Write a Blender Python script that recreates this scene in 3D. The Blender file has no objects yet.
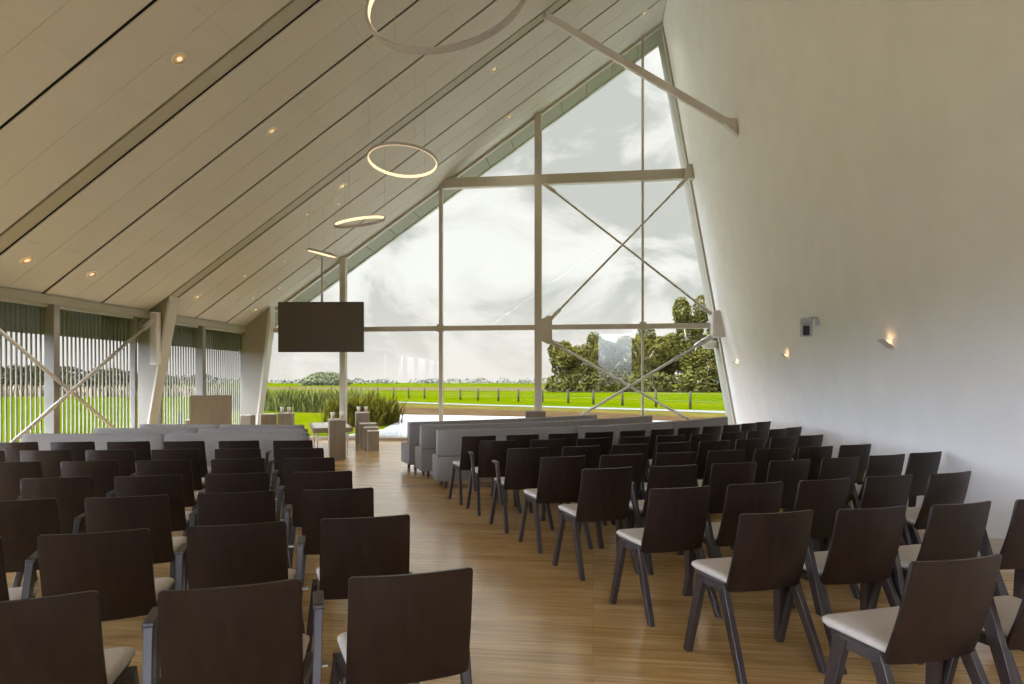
import bpy, bmesh, math, random
from mathutils import Vector, Matrix
random.seed(7)
S = bpy.context.scene
COL = S.collection
PI = math.pi
R = math.radians

# ------------------------------------------------------------------ materials
MATS = {}
def nodes_of(m):
    m.use_nodes = True
    nt = m.node_tree
    return nt, nt.nodes, nt.links, nt.nodes['Principled BSDF']

def mat(name, col, rough=.5, metal=0, spec=.5, var=0, scale=6, stretch=(1, 1, 1), bump=0, bscale=80, coord='Object', emit=None, estr=0):
    m = bpy.data.materials.new(name)
    nt, N, L, b = nodes_of(m)
    b.inputs['Base Color'].default_value = (*col, 1)
    b.inputs['Roughness'].default_value = rough
    b.inputs['Metallic'].default_value = metal
    b.inputs['Specular IOR Level'].default_value = spec
    if emit:
        b.inputs['Emission Color'].default_value = (*emit, 1)
        b.inputs['Emission Strength'].default_value = estr
    tc = N.new('ShaderNodeTexCoord')
    mp = N.new('ShaderNodeMapping')
    mp.inputs['Scale'].default_value = stretch
    L.new(tc.outputs[coord], mp.inputs['Vector'])
    if var:
        no = N.new('ShaderNodeTexNoise'); no.inputs['Scale'].default_value = scale; no.inputs['Detail'].default_value = 4
        L.new(mp.outputs['Vector'], no.inputs['Vector'])
        r = N.new('ShaderNodeValToRGB')
        r.color_ramp.elements[0].position = .3; r.color_ramp.elements[1].position = .7
        r.color_ramp.elements[0].color = (*[c * (1 - var) for c in col], 1)
        r.color_ramp.elements[1].color = (*[min(1, c * (1 + var)) for c in col], 1)
        L.new(no.outputs['Fac'], r.inputs['Fac'])
        L.new(r.outputs['Color'], b.inputs['Base Color'])
    if bump:
        n2 = N.new('ShaderNodeTexNoise'); n2.inputs['Scale'].default_value = bscale
        L.new(mp.outputs['Vector'], n2.inputs['Vector'])
        bp = N.new('ShaderNodeBump'); bp.inputs['Strength'].default_value = bump; bp.inputs['Distance'].default_value = .01
        L.new(n2.outputs['Fac'], bp.inputs['Height']); L.new(bp.outputs['Normal'], b.inputs['Normal'])
    MATS[name] = m
    return m

def glass_mat():
    m = bpy.data.materials.new('window_glass')
    m.use_nodes = True
    nt = m.node_tree; N = nt.nodes; L = nt.links
    N.clear()
    out = N.new('ShaderNodeOutputMaterial'); mix = N.new('ShaderNodeMixShader')
    tr = N.new('ShaderNodeBsdfTransparent'); tr.inputs['Color'].default_value = (.985, .99, .98, 1)
    gl = N.new('ShaderNodeBsdfGlossy'); gl.inputs['Roughness'].default_value = 0
    lw = N.new('ShaderNodeLayerWeight'); lw.inputs['Blend'].default_value = .5
    p = N.new('ShaderNodeMath'); p.operation = 'POWER'; p.inputs[1].default_value = 5
    a = N.new('ShaderNodeMath'); a.operation = 'MULTIPLY_ADD'; a.inputs[1].default_value = .5; a.inputs[2].default_value = .013
    L.new(lw.outputs['Facing'], p.inputs[0]); L.new(p.outputs[0], a.inputs[0]); L.new(a.outputs[0], mix.inputs['Fac'])
    L.new(tr.outputs[0], mix.inputs[1]); L.new(gl.outputs[0], mix.inputs[2]); L.new(mix.outputs[0], out.inputs['Surface'])
    return m

def floor_mat():
    m = bpy.data.materials.new('oak_planks')
    nt, N, L, b = nodes_of(m)
    tc = N.new('ShaderNodeTexCoord')
    br = N.new('ShaderNodeTexBrick')
    br.offset = .41; br.offset_frequency = 3
    br.inputs['Scale'].default_value = 1
    br.inputs['Brick Width'].default_value = 1.83; br.inputs['Row Height'].default_value = .13
    br.inputs['Mortar Size'].default_value = .0012; br.inputs['Mortar Smooth'].default_value = .3
    br.inputs['Bias'].default_value = 0
    br.inputs['Color1'].default_value = (.54, .335, .125, 1)
    br.inputs['Color2'].default_value = (.70, .475, .21, 1)
    br.inputs['Mortar'].default_value = (.30, .19, .08, 1)
    L.new(tc.outputs['Object'], br.inputs['Vector'])
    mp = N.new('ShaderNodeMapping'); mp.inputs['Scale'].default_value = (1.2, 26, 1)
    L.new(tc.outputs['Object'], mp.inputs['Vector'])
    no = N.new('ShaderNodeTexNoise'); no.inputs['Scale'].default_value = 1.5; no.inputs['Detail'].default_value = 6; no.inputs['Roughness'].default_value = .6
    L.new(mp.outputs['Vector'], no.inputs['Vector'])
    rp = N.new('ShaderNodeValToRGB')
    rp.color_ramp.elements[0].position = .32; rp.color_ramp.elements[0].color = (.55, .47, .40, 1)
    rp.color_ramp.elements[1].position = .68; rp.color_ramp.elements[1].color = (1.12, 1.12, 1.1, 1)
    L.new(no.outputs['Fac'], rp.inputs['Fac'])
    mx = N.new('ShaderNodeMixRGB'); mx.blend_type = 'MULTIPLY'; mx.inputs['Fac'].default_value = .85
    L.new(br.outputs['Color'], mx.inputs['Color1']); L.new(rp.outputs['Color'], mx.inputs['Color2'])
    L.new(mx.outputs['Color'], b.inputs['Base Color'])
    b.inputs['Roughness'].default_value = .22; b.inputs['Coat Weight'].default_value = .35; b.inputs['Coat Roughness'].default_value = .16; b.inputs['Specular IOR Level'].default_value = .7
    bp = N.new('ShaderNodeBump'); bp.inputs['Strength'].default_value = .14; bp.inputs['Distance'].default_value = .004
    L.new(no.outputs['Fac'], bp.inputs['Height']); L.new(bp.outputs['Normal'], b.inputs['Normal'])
    return m

def grass_mat(name, c1, c2, c3, s1=.25, s2=9, zstretch=1):
    m = bpy.data.materials.new(name)
    nt, N, L, b = nodes_of(m)
    tc = N.new('ShaderNodeTexCoord')
    n1 = N.new('ShaderNodeTexNoise'); n1.inputs['Scale'].default_value = s1; n1.inputs['Detail'].default_value = 3
    n2 = N.new('ShaderNodeTexNoise'); n2.inputs['Scale'].default_value = s2; n2.inputs['Detail'].default_value = 3
    L.new(tc.outputs['Object'], n1.inputs['Vector']); L.new(tc.outputs['Object'], n2.inputs['Vector'])
    r = N.new('ShaderNodeValToRGB')
    e = r.color_ramp.elements
    e[0].position = .35; e[0].color = (*c1, 1); e[1].position = .68; e[1].color = (*c3, 1)
    k = e.new(.52); k.color = (*c2, 1)
    mxf = N.new('ShaderNodeMath'); mxf.operation = 'MULTIPLY_ADD'; mxf.inputs[1].default_value = .5
    hf = N.new('ShaderNodeMath'); hf.operation = 'MULTIPLY'; hf.inputs[1].default_value = .5
    L.new(n1.outputs['Fac'], hf.inputs[0]); L.new(n2.outputs['Fac'], mxf.inputs[0]); L.new(hf.outputs[0], mxf.inputs[2])
    L.new(mxf.outputs[0], r.inputs['Fac']); L.new(r.outputs['Color'], b.inputs['Base Color'])
    b.inputs['Roughness'].default_value = .9; b.inputs['Specular IOR Level'].default_value = 0
    return m

M = dict(
    wenge=mat('dark_wenge_veneer', (.017, .0088, .0064), .36, var=.38, scale=3.2, stretch=(9, 9, .7), spec=.4),
    frame=mat('dark_stained_beech', (.034, .024, .022), .36, var=.25, scale=4, stretch=(6, 6, 1)),
    seatpad=mat('beige_seat_fabric', (.52, .47, .42), .9, var=.06, scale=60, bump=.15, bscale=300, spec=.2),
    bench=mat('grey_bench_fabric', (.25, .235, .225), .92, var=.08, scale=40, bump=.2, bscale=350, spec=.15),
    benchleg=mat('brown_bench_leg', (.10, .055, .03), .5),
    plaster=mat('wall_plaster', (.88, .875, .86), .95, var=.025, scale=2.2, bump=.05, bscale=25, spec=.2),
    ceil=mat('ceiling_board', (.55, .525, .45), .92, var=.02, scale=1.5, spec=.2),
    dark=mat('dark_gap', (.012, .011, .011), .9),
    rafter=mat('olive_rafter_steel', (.37, .345, .25), .6, var=.03),
    steel=mat('pale_grey_steel', (.44, .42, .37), .55),
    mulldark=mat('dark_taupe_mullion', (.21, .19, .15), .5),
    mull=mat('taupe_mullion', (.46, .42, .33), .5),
    cream=mat('lit_column_flange', (.52, .49, .40), .6),  # column colour made paler to stand for light on the flange
    colweb=mat('shaded_column_web', (.26, .23, .17), .6),  # same column, colour darkened for its shaded web side
    strut=mat('grey_strut_steel', (.62, .585, .56), .5),
    floor=floor_mat(),
    glass=glass_mat(),
    soffit=mat('green_grey_soffit', (.27, .265, .19), .8, var=.05),
    eave=mat('eave_boards', (.10, .09, .07), .85, var=.12, scale=4),
    slat=mat('weathered_slat', (.125, .112, .082), .8, var=.1, scale=3),
    fascia=mat('pale_fascia', (.5, .49, .42), .7),
    roofing=mat('roof_sheet', (.12, .12, .12), .8),
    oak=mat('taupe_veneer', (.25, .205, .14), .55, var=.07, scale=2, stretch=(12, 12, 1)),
    littop=mat('window_lit_top', (.74, .69, .62), .22, var=.04),  # window light and reflection put into the colour of the tops
    camgrey=mat('silver_grey_plastic', (.42, .43, .48), .4),
    white=mat('white_paint', (.78, .77, .74), .45),
    black=mat('black_plastic', (.015, .015, .016), .35),
    screen=mat('black_screen', (.06, .047, .038), .34, spec=.6),
    ringgrey=mat('ring_grey_metal', (.46, .44, .425), .5),
    led=mat('warm_led', (1, .8, .55), .5, emit=(1, .74, .46), estr=.72),
    lampglow=mat('warm_lamp_glow', (1, .7, .4), .5, emit=(1, .58, .25), estr=1.6),
    gold=mat('gold_reflector', (.75, .52, .22), .3, metal=.9),
    spotglow=mat('spot_glow', (1, .9, .75), .5, emit=(1, .85, .66), estr=.4),
    wax=mat('white_candle_glass', (.85, .82, .76), .35),
    brass=mat('candle_base', (.50, .40, .28), .5),
    chrome=mat('coupling_steel', (.62, .62, .62), .3, metal=1),
    skirting=mat('sill_strip', (.34, .27, .19), .6),
    # outside
    grass=grass_mat('meadow_grass', (0.01691, 0.02411, 6.3e-05), (0.02341, 0.03099, 9.45e-05), (0.04311, 0.03371, 0.001767), .12, 3),
    bankgrass=grass_mat('bank_grass', (0.01812, 0.01941, 0.003023), (0.03366, 0.0262, 0.005039), (0.04402, 0.02813, 0.008398), .5, 3),
    bank=grass_mat('reddish_bank', (0.01636, 0.01002, 0.003983), (0.02617, 0.01541, 0.006635), (0.03435, 0.02312, 0.01107), .8, 5),
    crop=grass_mat('dry_crop', (0.02789, 0.02166, 0.00663), (0.03297, 0.02646, 0.009954), (0.04058, 0.03128, 0.01326), .1, 2),
    path=mat('pale_path', (0.0331, 0.03019, 0.02663), .9, var=.06, scale=1),
    water=mat('pond_water', (0.24, 0.24, 0.216), .06, spec=.6, bump=.06, bscale=1.5),
    leaf=mat('tree_leaf', (0.02631, 0.02319, 0.004413), .8, var=.45, scale=.6, spec=0),
    leafdark=mat('hedge_leaf', (0.02054, 0.0184, 0.004124), .85, var=.4, scale=.4, spec=0),
    reed=mat('reed_blade', (0.03079, 0.02637, 0.002622), .8, var=.4, scale=2, spec=0),
    reeddry=mat('dry_reed', (0.0858, 0.0592, 0.0306), .85, var=.3, scale=1.5, spec=.2),
    bark=mat('tree_bark', (.14, .11, .08), .9, var=.3, scale=5),
    post=mat('fence_post_wood', (0.02, 0.017, 0.014), .9, spec=0),
    wire=mat('fence_wire', (.05, .05, .045), .7, spec=.1),
)

# ------------------------------------------------------------------ mesh helpers
def V(*a): return Vector(a)

class MB:
    def __init__(s): s.bm = bmesh.new()
    def hexa(s, p, bev=0, seg=2):
        """p: 8 points, bottom ring 0-3 then top ring 4-7"""
        b = bmesh.new()
        v = [b.verts.new(q) for q in p]
        for f in ((3, 2, 1, 0), (4, 5, 6, 7), (0, 1, 5, 4), (1, 2, 6, 5), (2, 3, 7, 6), (3, 0, 4, 7)):
            b.faces.new([v[i] for i in f])
        bmesh.ops.recalc_face_normals(b, faces=b.faces)
        if bev:
            bmesh.ops.bevel(b, geom=list(b.edges) + list(b.verts), offset=bev, segments=seg, affect='EDGES', profile=.5)
        s.join(b)
        return s
    def join(s, b):
        off = {}
        for v in b.verts: off[v] = s.bm.verts.new(v.co)
        for f in b.faces:
            try:
                g = s.bm.faces.new([off[v] for v in f.verts]); g.smooth = f.smooth
            except ValueError: pass
        b.free()
    def box(s, x0, x1, y0, y1, z0, z1, bev=0, seg=2):
        return s.hexa([(x0, y0, z0), (x1, y0, z0), (x1, y1, z0), (x0, y1, z0), (x0, y0, z1), (x1, y0, z1), (x1, y1, z1), (x0, y1, z1)], bev, seg)
    def bar(s, p, q, w, h, up=(0, 0, 1), bev=0):
        """rectangular bar p->q; w along side axis, h along up axis"""
        p = Vector(p); q = Vector(q); d = (q - p).normalized(); up = Vector(up)
        sd = d.cross(up)
        if sd.length < 1e-5: sd = d.cross(Vector((1, 0, 0)))
        sd.normalize(); u = sd.cross(d).normalized()
        a = sd * w / 2; b = u * h / 2
        return s.hexa([p - a - b, p + a - b, p + a + b, p - a + b, q - a - b, q + a - b, q + a + b, q - a + b], bev)
    def tube(s, pts, r, n=8, cap=True):
        pts = [Vector(p) for p in pts]
        rs = r if isinstance(r, (list, tuple)) else [r] * len(pts)
        rings = []
        for i, p in enumerate(pts):
            d = (pts[min(i + 1, len(pts) - 1)] - pts[max(i - 1, 0)]).normalized()
            a = d.cross(Vector((0, 0, 1)))
            if a.length < 1e-4: a = Vector((1, 0, 0))
            a.normalize(); b = d.cross(a)
            rings.append([s.bm.verts.new(p + (a * math.cos(2 * PI * k / n) + b * math.sin(2 * PI * k / n)) * rs[i]) for k in range(n)])
        for i in range(len(rings) - 1):
            for k in range(n):
                f = s.bm.faces.new([rings[i][k], rings[i][(k + 1) % n], rings[i + 1][(k + 1) % n], rings[i + 1][k]]); f.smooth = True
        if cap:
            s.bm.faces.new(rings[0][::-1]); s.bm.faces.new(rings[-1])
        return s
    def lathe(s, prof, c=(0, 0, 0), n=20, mtx=None):
        rings = []
        for r, z in prof:
            ring = []
            for k in range(n):
                p = Vector((r * math.cos(2 * PI * k / n), r * math.sin(2 * PI * k / n), z))
                if mtx: p = mtx @ p
                ring.append(s.bm.verts.new(p + Vector(c)))
            rings.append(ring)
        for i in range(len(rings) - 1):
            for k in range(n):
                f = s.bm.faces.new([rings[i][k], rings[i][(k + 1) % n], rings[i + 1][(k + 1) % n], rings[i + 1][k]]); f.smooth = True
        s.bm.faces.new(rings[0][::-1]); s.bm.faces.new(rings[-1])
        return s
    def prism(s, poly, d, origin=(0, 0, 0)):
        """polygon (3D points) extruded by vector d"""
        d = Vector(d)
        a = [s.bm.verts.new(Vector(p)) for p in poly]; b = [s.bm.verts.new(Vector(p) + d) for p in poly]
        n = len(a)
        s.bm.faces.new(a[::-1]); s.bm.faces.new(b)
        for i in range(n): s.bm.faces.new([a[i], a[(i + 1) % n], b[(i + 1) % n], b[i]])
        return s
    def grid(s, P, closed_u=False):
        """P[i][j] points -> quads"""
        v = [[s.bm.verts.new(p) for p in row] for row in P]
        for i in range(len(v) - (0 if closed_u else 1)):
            for j in range(len(v[0]) - 1):
                i2 = (i + 1) % len(v)
                f = s.bm.faces.new([v[i][j], v[i2][j], v[i2][j + 1], v[i][j + 1]]); f.smooth = True
        return v
    def build(s, name, m, parent=None, loc=None, smooth_angle=None):
        me = bpy.data.meshes.new(name)
        bmesh.ops.recalc_face_normals(s.bm, faces=s.bm.faces)
        s.bm.to_mesh(me); s.bm.free()
        o = bpy.data.objects.new(name, me); COL.objects.link(o)
        me.materials.append(M[m] if isinstance(m, str) else m)
        if parent: o.parent = parent
        if loc: o.location = loc
        return o

def tag(o, label, cat, group=None, kind=None):
    o['label'] = label; o['category'] = cat
    if group: o['group'] = group
    if kind: o['kind'] = kind
    return o
def thing(name, label, cat, loc=(0, 0, 0), rz=0, group=None):
    o = bpy.data.objects.new(name, None); COL.objects.link(o)
    o.location = loc; o.rotation_euler = (0, 0, rz); o.empty_display_size = .1
    return tag(o, label, cat, group)
def struct(o, label, cat='building'):
    o['kind'] = 'structure'
    o['label'] = label; o['category'] = cat
    return o
def kids(o): return [c for c in bpy.data.objects if c.parent == o]
TREE = {}
def copy_tree(o, parent=None):
    c = o.copy(); COL.objects.link(c)
    if parent: c.parent = parent
    for ch in TREE[o.name] if o.name in TREE else kids(o): copy_tree(ch, c)
    return c
def freeze(o):
    k = kids(o); TREE[o.name] = k
    for c in k: freeze(c)

# ------------------------------------------------------------------ the hall: main dimensions (metres)
XL, ZL, SL = -8.73, 2.83, .684            # foot of the roof slope and its pitch
YB, YE = -6.0, 15.4                       # back wall, end of the ceiling
def zr(x): return ZL + SL * (x - XL)      # underside of the ceiling
def xw(z): return 3.385 - .1775 * z       # face of the leaning plaster wall
XRIDGE = 1.626
NR = Vector((-SL, 0, 1)).normalized()
def rp(x, y, off=0):
    p = Vector((x, y, zr(x))); return p + NR * off

# floor
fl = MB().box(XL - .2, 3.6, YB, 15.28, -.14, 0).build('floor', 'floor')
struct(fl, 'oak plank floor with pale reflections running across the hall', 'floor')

# ceiling boards
FR = [(-4.28, -4.03), (-.33, -.08), (3.62, 3.87), (7.60, 7.85), (11.57, 11.81)]
edges_y = [YB] + [q for f in FR for q in f] + [YE]
cb = MB()
xs = [XL + .0]
x = -7.87
while x < XRIDGE - .3: xs.append(x); x += 1.125
xs.append(XRIDGE - .012)
for i in range(0, len(edges_y), 2):
    y0, y1 = edges_y[i] + .02, edges_y[i + 1] - .02
    n3 = 3 if y1 - y0 > 2 else 1
    w = (y1 - y0) / n3
    for k in range(n3):
        a, b = y0 + k * w + (.028 if k else 0.02), y0 + (k + 1) * w - (.028 if k < n3 - 1 else .02)
        if n3 == 3 or True:
            mid = (a + b) / 2
            for (p, q) in ((a, mid - .003), (mid + .003, b)):
                for j in range(len(xs) - 1):
                    x0, x1 = xs[j] + .0008, xs[j + 1] - .0008
                    pts = [rp(x0, p), rp(x1, p), rp(x1, q), rp(x0, q)]
                    up = [v + NR * .018 for v in pts]
                    cb.hexa(pts + up)
struct(cb.build('ceiling', 'ceil'), 'sloping ceiling of pale boards with dark gaps between panels', 'ceiling')
rb = MB()
for (a, b) in FR:
    pts = [rp(XL, a + .012, .006), rp(XRIDGE - .01, a + .012, .006), rp(XRIDGE - .01, b - .012, .006), rp(XL, b - .012, .006)]
    rb.hexa(pts + [v + NR * .03 for v in pts])
struct(rb.build('beam', 'rafter'), 'olive rafter bands running up the ceiling between dark lines', 'beam')
vd = MB()
pts = [rp(XL - .1, YB, .04), rp(XRIDGE + .03, YB, .04), rp(XRIDGE + .03, YE + .03, .04), rp(XL - .1, YE + .03, .04)]
vd.hexa(pts + [v + NR * .05 for v in pts])
struct(vd.build('ceiling_backing', 'dark'), 'dark void seen through the gaps between ceiling boards', 'ceiling')
# outer roof slab, eave soffit, gable soffit
rf = MB()
for (xo, ya, yb_) in ((-8.95, YB, 3.75), (-9.62, 3.75, 16.3)):  # eave cut back beside the viewer to admit more sky light
    pts = [rp(xo, ya, .13), rp(XRIDGE + .35, ya, .13), rp(XRIDGE + .35, yb_, .13), rp(xo, yb_, .13)]
    rf.hexa(pts + [v + NR * .2 for v in pts])
struct(rf.build('roof', 'roofing'), 'dark outer roof covering above the ceiling', 'roof')
pts = [rp(-9.60, 3.77, .05), rp(XL - .12, 3.77, .05), rp(XL - .12, 16.3, .05), rp(-9.60, 16.3, .05)]
struct(MB().hexa(pts + [v + NR * .06 for v in pts]).build('eave', 'eave'), 'dark boarded eave overhang outside the louvred windows', 'roof')
gs = MB()
x = XL - .1
while x < XRIDGE:
    x1 = min(x + .62, XRIDGE + .05)
    pts = [rp(x + .006, YE + .05, .0), rp(x1 - .006, YE + .05, .0), rp(x1 - .006, 16.22, .0), rp(x + .006, 16.22, .0)]
    gs.hexa(pts + [v + NR * .05 for v in pts]); x = x1
struct(gs.build('soffit', 'soffit'), 'green grey panelled soffit of the gable overhang outside the glass', 'roof')
pts = [rp(-9.62, 16.22, -.03), rp(XRIDGE + .1, 16.22, -.03), rp(XRIDGE + .1, 16.32, -.03), rp(-9.62, 16.32, -.03)]
struct(MB().hexa(pts + [v + NR * .2 for v in pts]).build('fascia', 'fascia'), 'pale edge board along the gable overhang', 'roof')

# leaning plaster wall, back wall
rw = MB()
rw.prism([(xw(-.14), 15.37, -.14), (xw(-.14) + .35, 15.37, -.14), (xw(9.9) + .35, 15.37, 9.9), (xw(9.9), 15.37, 9.9)], (0, .95, 0))
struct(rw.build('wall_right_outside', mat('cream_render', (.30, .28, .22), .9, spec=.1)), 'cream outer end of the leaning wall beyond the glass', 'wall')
rw = MB()
a = [(xw(-.14), YB, -.14), (xw(-.14) + .35, YB, -.14), (xw(10.3) + .35, YB, 10.3), (xw(10.3), YB, 10.3)]
rw.prism(a, (0, 15.37 - YB, 0))
struct(rw.build('wall_right', 'plaster'), 'tall leaning white plaster wall', 'wall')
bw = MB()  # opening in this unseen wall added to let sky light in
for (x0, x1, z0, z1) in ((XL - .1, 2.3, 4.2, 4.8), (XL - .1, 3.4, -.1, .4), (XL - .1, .3, .4, 4.2), (2.2, 3.3, .4, 4.2)):
    bw.box(x0, x1, YB - .25, YB, z0, z1)
bw.prism([(-7.7, YB - .25, 4.8), (2.55, YB - .25, 4.8), (XRIDGE, YB - .25, 9.9), (-5.82, YB - .25, 4.8)], (0, .25, 0))
bw.prism([(XL - .1, YB - .25, 2.8), (-4, YB - .25, 4.2), (-4, YB - .25, 4.9), (-5.6, YB - .25, 4.9)], (0, .25, 0))
struct(bw.build('wall_back', 'plaster'), 'white rear gable wall with an unseen opening added to let in light', 'wall')

# ------------------------------------------------------------------ end glazing
Y0, Y1, YG = 15.13, 15.30, 15.33
w1 = thing('window_1', 'tall gable window wall of clear panes in taupe mullions facing the fields', 'window')
w1['kind'] = 'structure'
for (xc, wd, z0) in ((-6.19, .14, 0), (-3.70, .085, 0), (-1.305, .17, 0), (1.16, .055, 0)):
    zt = zr(xc) - .01
    MB().box(xc - wd / 2, xc + wd / 2, Y0 + (.05 if wd < .1 else 0), Y1, .03, zt, .006).build('mullion', 'mull', w1)
b = MB().box(-3.62, xw(6.28) + .01, Y0 - .012, Y1 - .02, 6.16, 6.40, .008)
b.build('transom', 'mull', w1)
MB().box(-8.05, xw(2.76) + .01, Y0 + .02, Y1 - .02, 2.69, 2.81, .006).build('transom', 'mull', w1)
MB().box(XL + .1, xw(0), Y0, Y1 + .06, 0, .07, .004).build('window_sill', 'skirting', w1)
for xc in (-3.70, 1.16):
    MB().box(xc - .075, xc + .075, Y0 - .03, Y0 + .08, 2.66, 2.85, .006).build('connector', 'mull', w1)
# edge rails along the roof slope and along the leaning wall
rl = MB(); pts = [rp(XL + .1, 15.26, -.06), rp(XRIDGE - .01, 15.26, -.06), rp(XRIDGE - .01, 15.36, -.06), rp(XL + .1, 15.36, -.06)]
rl.hexa(pts + [v + NR * .055 for v in pts]); rl.build('top_rail', 'mull', w1)
rl = MB().prism([(xw(0) - .05, 15.26, 0), (xw(0), 15.26, 0), (xw(9.8), 15.26, 9.8), (xw(9.8) - .05, 15.26, 9.8)], (0, .1, 0))
rl.build('side_rail', 'mull', w1)
# panes
cols = [(-8.62, -6.26), (-6.12, -3.745), (-3.655, -1.39), (-1.22, 1.13), (1.19, None)]
for (a, b_) in cols:
    for (z0, z1) in ((.07, 2.70), (2.80, 6.17), (6.39, 99)):
        xr = b_ if b_ is not None else None
        poly = []
        # sample polygon in x,z clipped by roof and wall
        nx = 14; xx0 = a; xx1 = xr if xr is not None else xw(z0)
        top = []
        for i in range(nx + 1):
            xq = xx0 + (xx1 - xx0) * i / nx
            zt = min(z1, zr(xq) - .01)
            if xr is None: zt = min(zt, (3.385 - xq) / .1775)
            if zt > z0 + .03: top.append((xq, zt))
        if len(top) < 2: continue
        pl = [(top[0][0], YG, z0)] + [(top[-1][0], YG, z0)] + [(q[0], YG, q[1]) for q in reversed(top)]
        MB().prism(pl, (0, .012, 0)).build('pane', 'glass', w1)

def steel_rod(name, p, q, r, label, mname='strut', ends=True, grp=None):
    p = Vector(p); q = Vector(q); d = (q - p).normalized()
    t = thing(name, label, 'brace', p, 0, grp)
    MB().tube([(0, 0, 0), q - p], r, 10).build('rod', mname, t)
    if ends:
        MB().tube([d * .02, d * .32], r * 1.75, 10).build('turnbuckle', mname, t)
        MB().tube([(q - p) - d * .32, (q - p) - d * .02], r * 1.75, 10).build('turnbuckle', mname, t)
    return t
yb = 15.05
steel_rod('cross_brace', (-1.14, yb, 6.14), (2.70, yb, 3.0), .026, 'thin brace rod falling from upper transom to the plaster wall bracket', 'mull')
steel_rod('cross_brace', (2.17, yb - .06, 6.15), (-1.0, yb - .06, 2.92), .026, 'thin brace rod rising from the central gusset to the upper transom at the wall', 'mull')
steel_rod('cross_brace', (-1.02, yb, 2.42), (3.0, yb, .1), .034, 'steel brace rod falling from the central gusset behind the benches toward the plaster wall', 'steel')
steel_rod('cross_brace', (2.70, yb - .08, 2.48), (-1.15, yb - .08, .12), .034, 'pale steel brace rod rising from the floor to the bracket on the plaster wall', 'steel')
g = MB().prism([(-1.22, yb - .03, 2.42), (-1.05, yb - .03, 2.33), (-.96, yb - .03, 2.36), (-.96, yb - .03, 2.99), (-1.05, yb - .03, 3.02), (-1.22, yb - .03, 2.92)], (0, .05, 0))
tag(g.build('gusset_plate', 'mull'), 'taupe steel gusset plate on the central mullion at the lower transom', 'bracket')
bk = MB().prism([(2.68, 14.78, 2.46), (xw(2.46) + .0, 14.78, 2.46), (xw(3.06), 14.78, 3.06), (2.70, 14.78, 3.06)], (0, .34, 0))
tag(bk.build('steel_bracket', 'strut'), 'grey steel box bracket on the plaster wall where the lower transom ends', 'bracket')
bk = MB().prism([(2.10, 14.9, 6.10), (xw(6.10), 14.9, 6.10), (xw(6.42), 14.9, 6.42), (2.12, 14.9, 6.42)], (0, .22, 0))
tag(bk.build('steel_bracket', 'mull'), 'small taupe steel bracket on the plaster wall where the upper transom ends', 'bracket')
# floodlight outside
t = thing('floodlight', 'white floodlight housing outside the glass below the wall bracket', 'lamp', (2.72, 15.85, 2.45))
mt = Matrix.Rotation(R(-32), 3, 'Y')
fb = MB(); hs = [mt @ Vector(q) for q in ((-.28, -.14, -.03), (.28, -.14, -.03), (.28, .14, -.03), (-.28, .14, -.03), (-.28, -.14, .07), (.28, -.14, .07), (.28, .14, .07), (-.28, .14, .07))]
fb.hexa(hs, .02); fb.build('housing', 'white', t)
MB().lathe([(.05, -.20), (.14, -.19), (.19, -.12), (.2, -.02)], (.08, 0, 0), 20).build('lamp_cover', 'wax', t)
MB().bar((.12, .0, .02), (.30, .0, .02), .05, .05).build('arm', 'steel', t)

# ------------------------------------------------------------------ louvred window side
hd = MB().box(XL - .10, XL + .06, YB, 15.2, 2.70, 2.84, .005)
struct(hd.build('lintel', mat('olive_header', (.36, .345, .26), .6)), 'cream steel header above the louvred windows', 'beam')
sl_ = MB().box(XL - .12, XL + .04, YB, 15.2, 0, .08)
struct(sl_.build('windowsill', 'skirting'), 'low sill strip under the louvred windows', 'sill')
wl = [('window_2', -5.95, -4.3), ('window_3', -4.02, -.35), ('window_4', -.06, 3.6), ('window_5', 3.89, 7.55), ('window_6', 7.9, 11.22), ('window_7', 11.95, 15.08)]
mullY = {'window_2': None, 'window_3': -2.25, 'window_4': 1.75, 'window_5': 5.6, 'window_6': 9.32, 'window_7': 13.27}
for nm, a, b_ in wl:
    w = thing(nm, 'floor to ceiling window of clear panes with a taupe mullion, ' + {'window_6': 'beside the crossed rods', 'window_7': 'behind the lectern'}.get(nm, 'bay at y %d behind the viewer' % round(a)), 'window')
    w['kind'] = 'structure'
    segs = [(a, b_)]
    my = mullY[nm]
    if my:
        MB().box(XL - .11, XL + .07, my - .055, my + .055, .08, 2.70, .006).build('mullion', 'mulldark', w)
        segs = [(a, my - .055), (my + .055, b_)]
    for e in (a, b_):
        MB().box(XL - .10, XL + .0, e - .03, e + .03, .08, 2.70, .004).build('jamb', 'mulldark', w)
    for p, q in segs:
        MB().box(XL - .07, XL - .058, p, q, .08, 2.70).build('pane', 'glass', w)
        MB().box(XL - .09, XL - .04, p, q, 2.655, 2.70).build('top_rail', 'steel', w)
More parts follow.
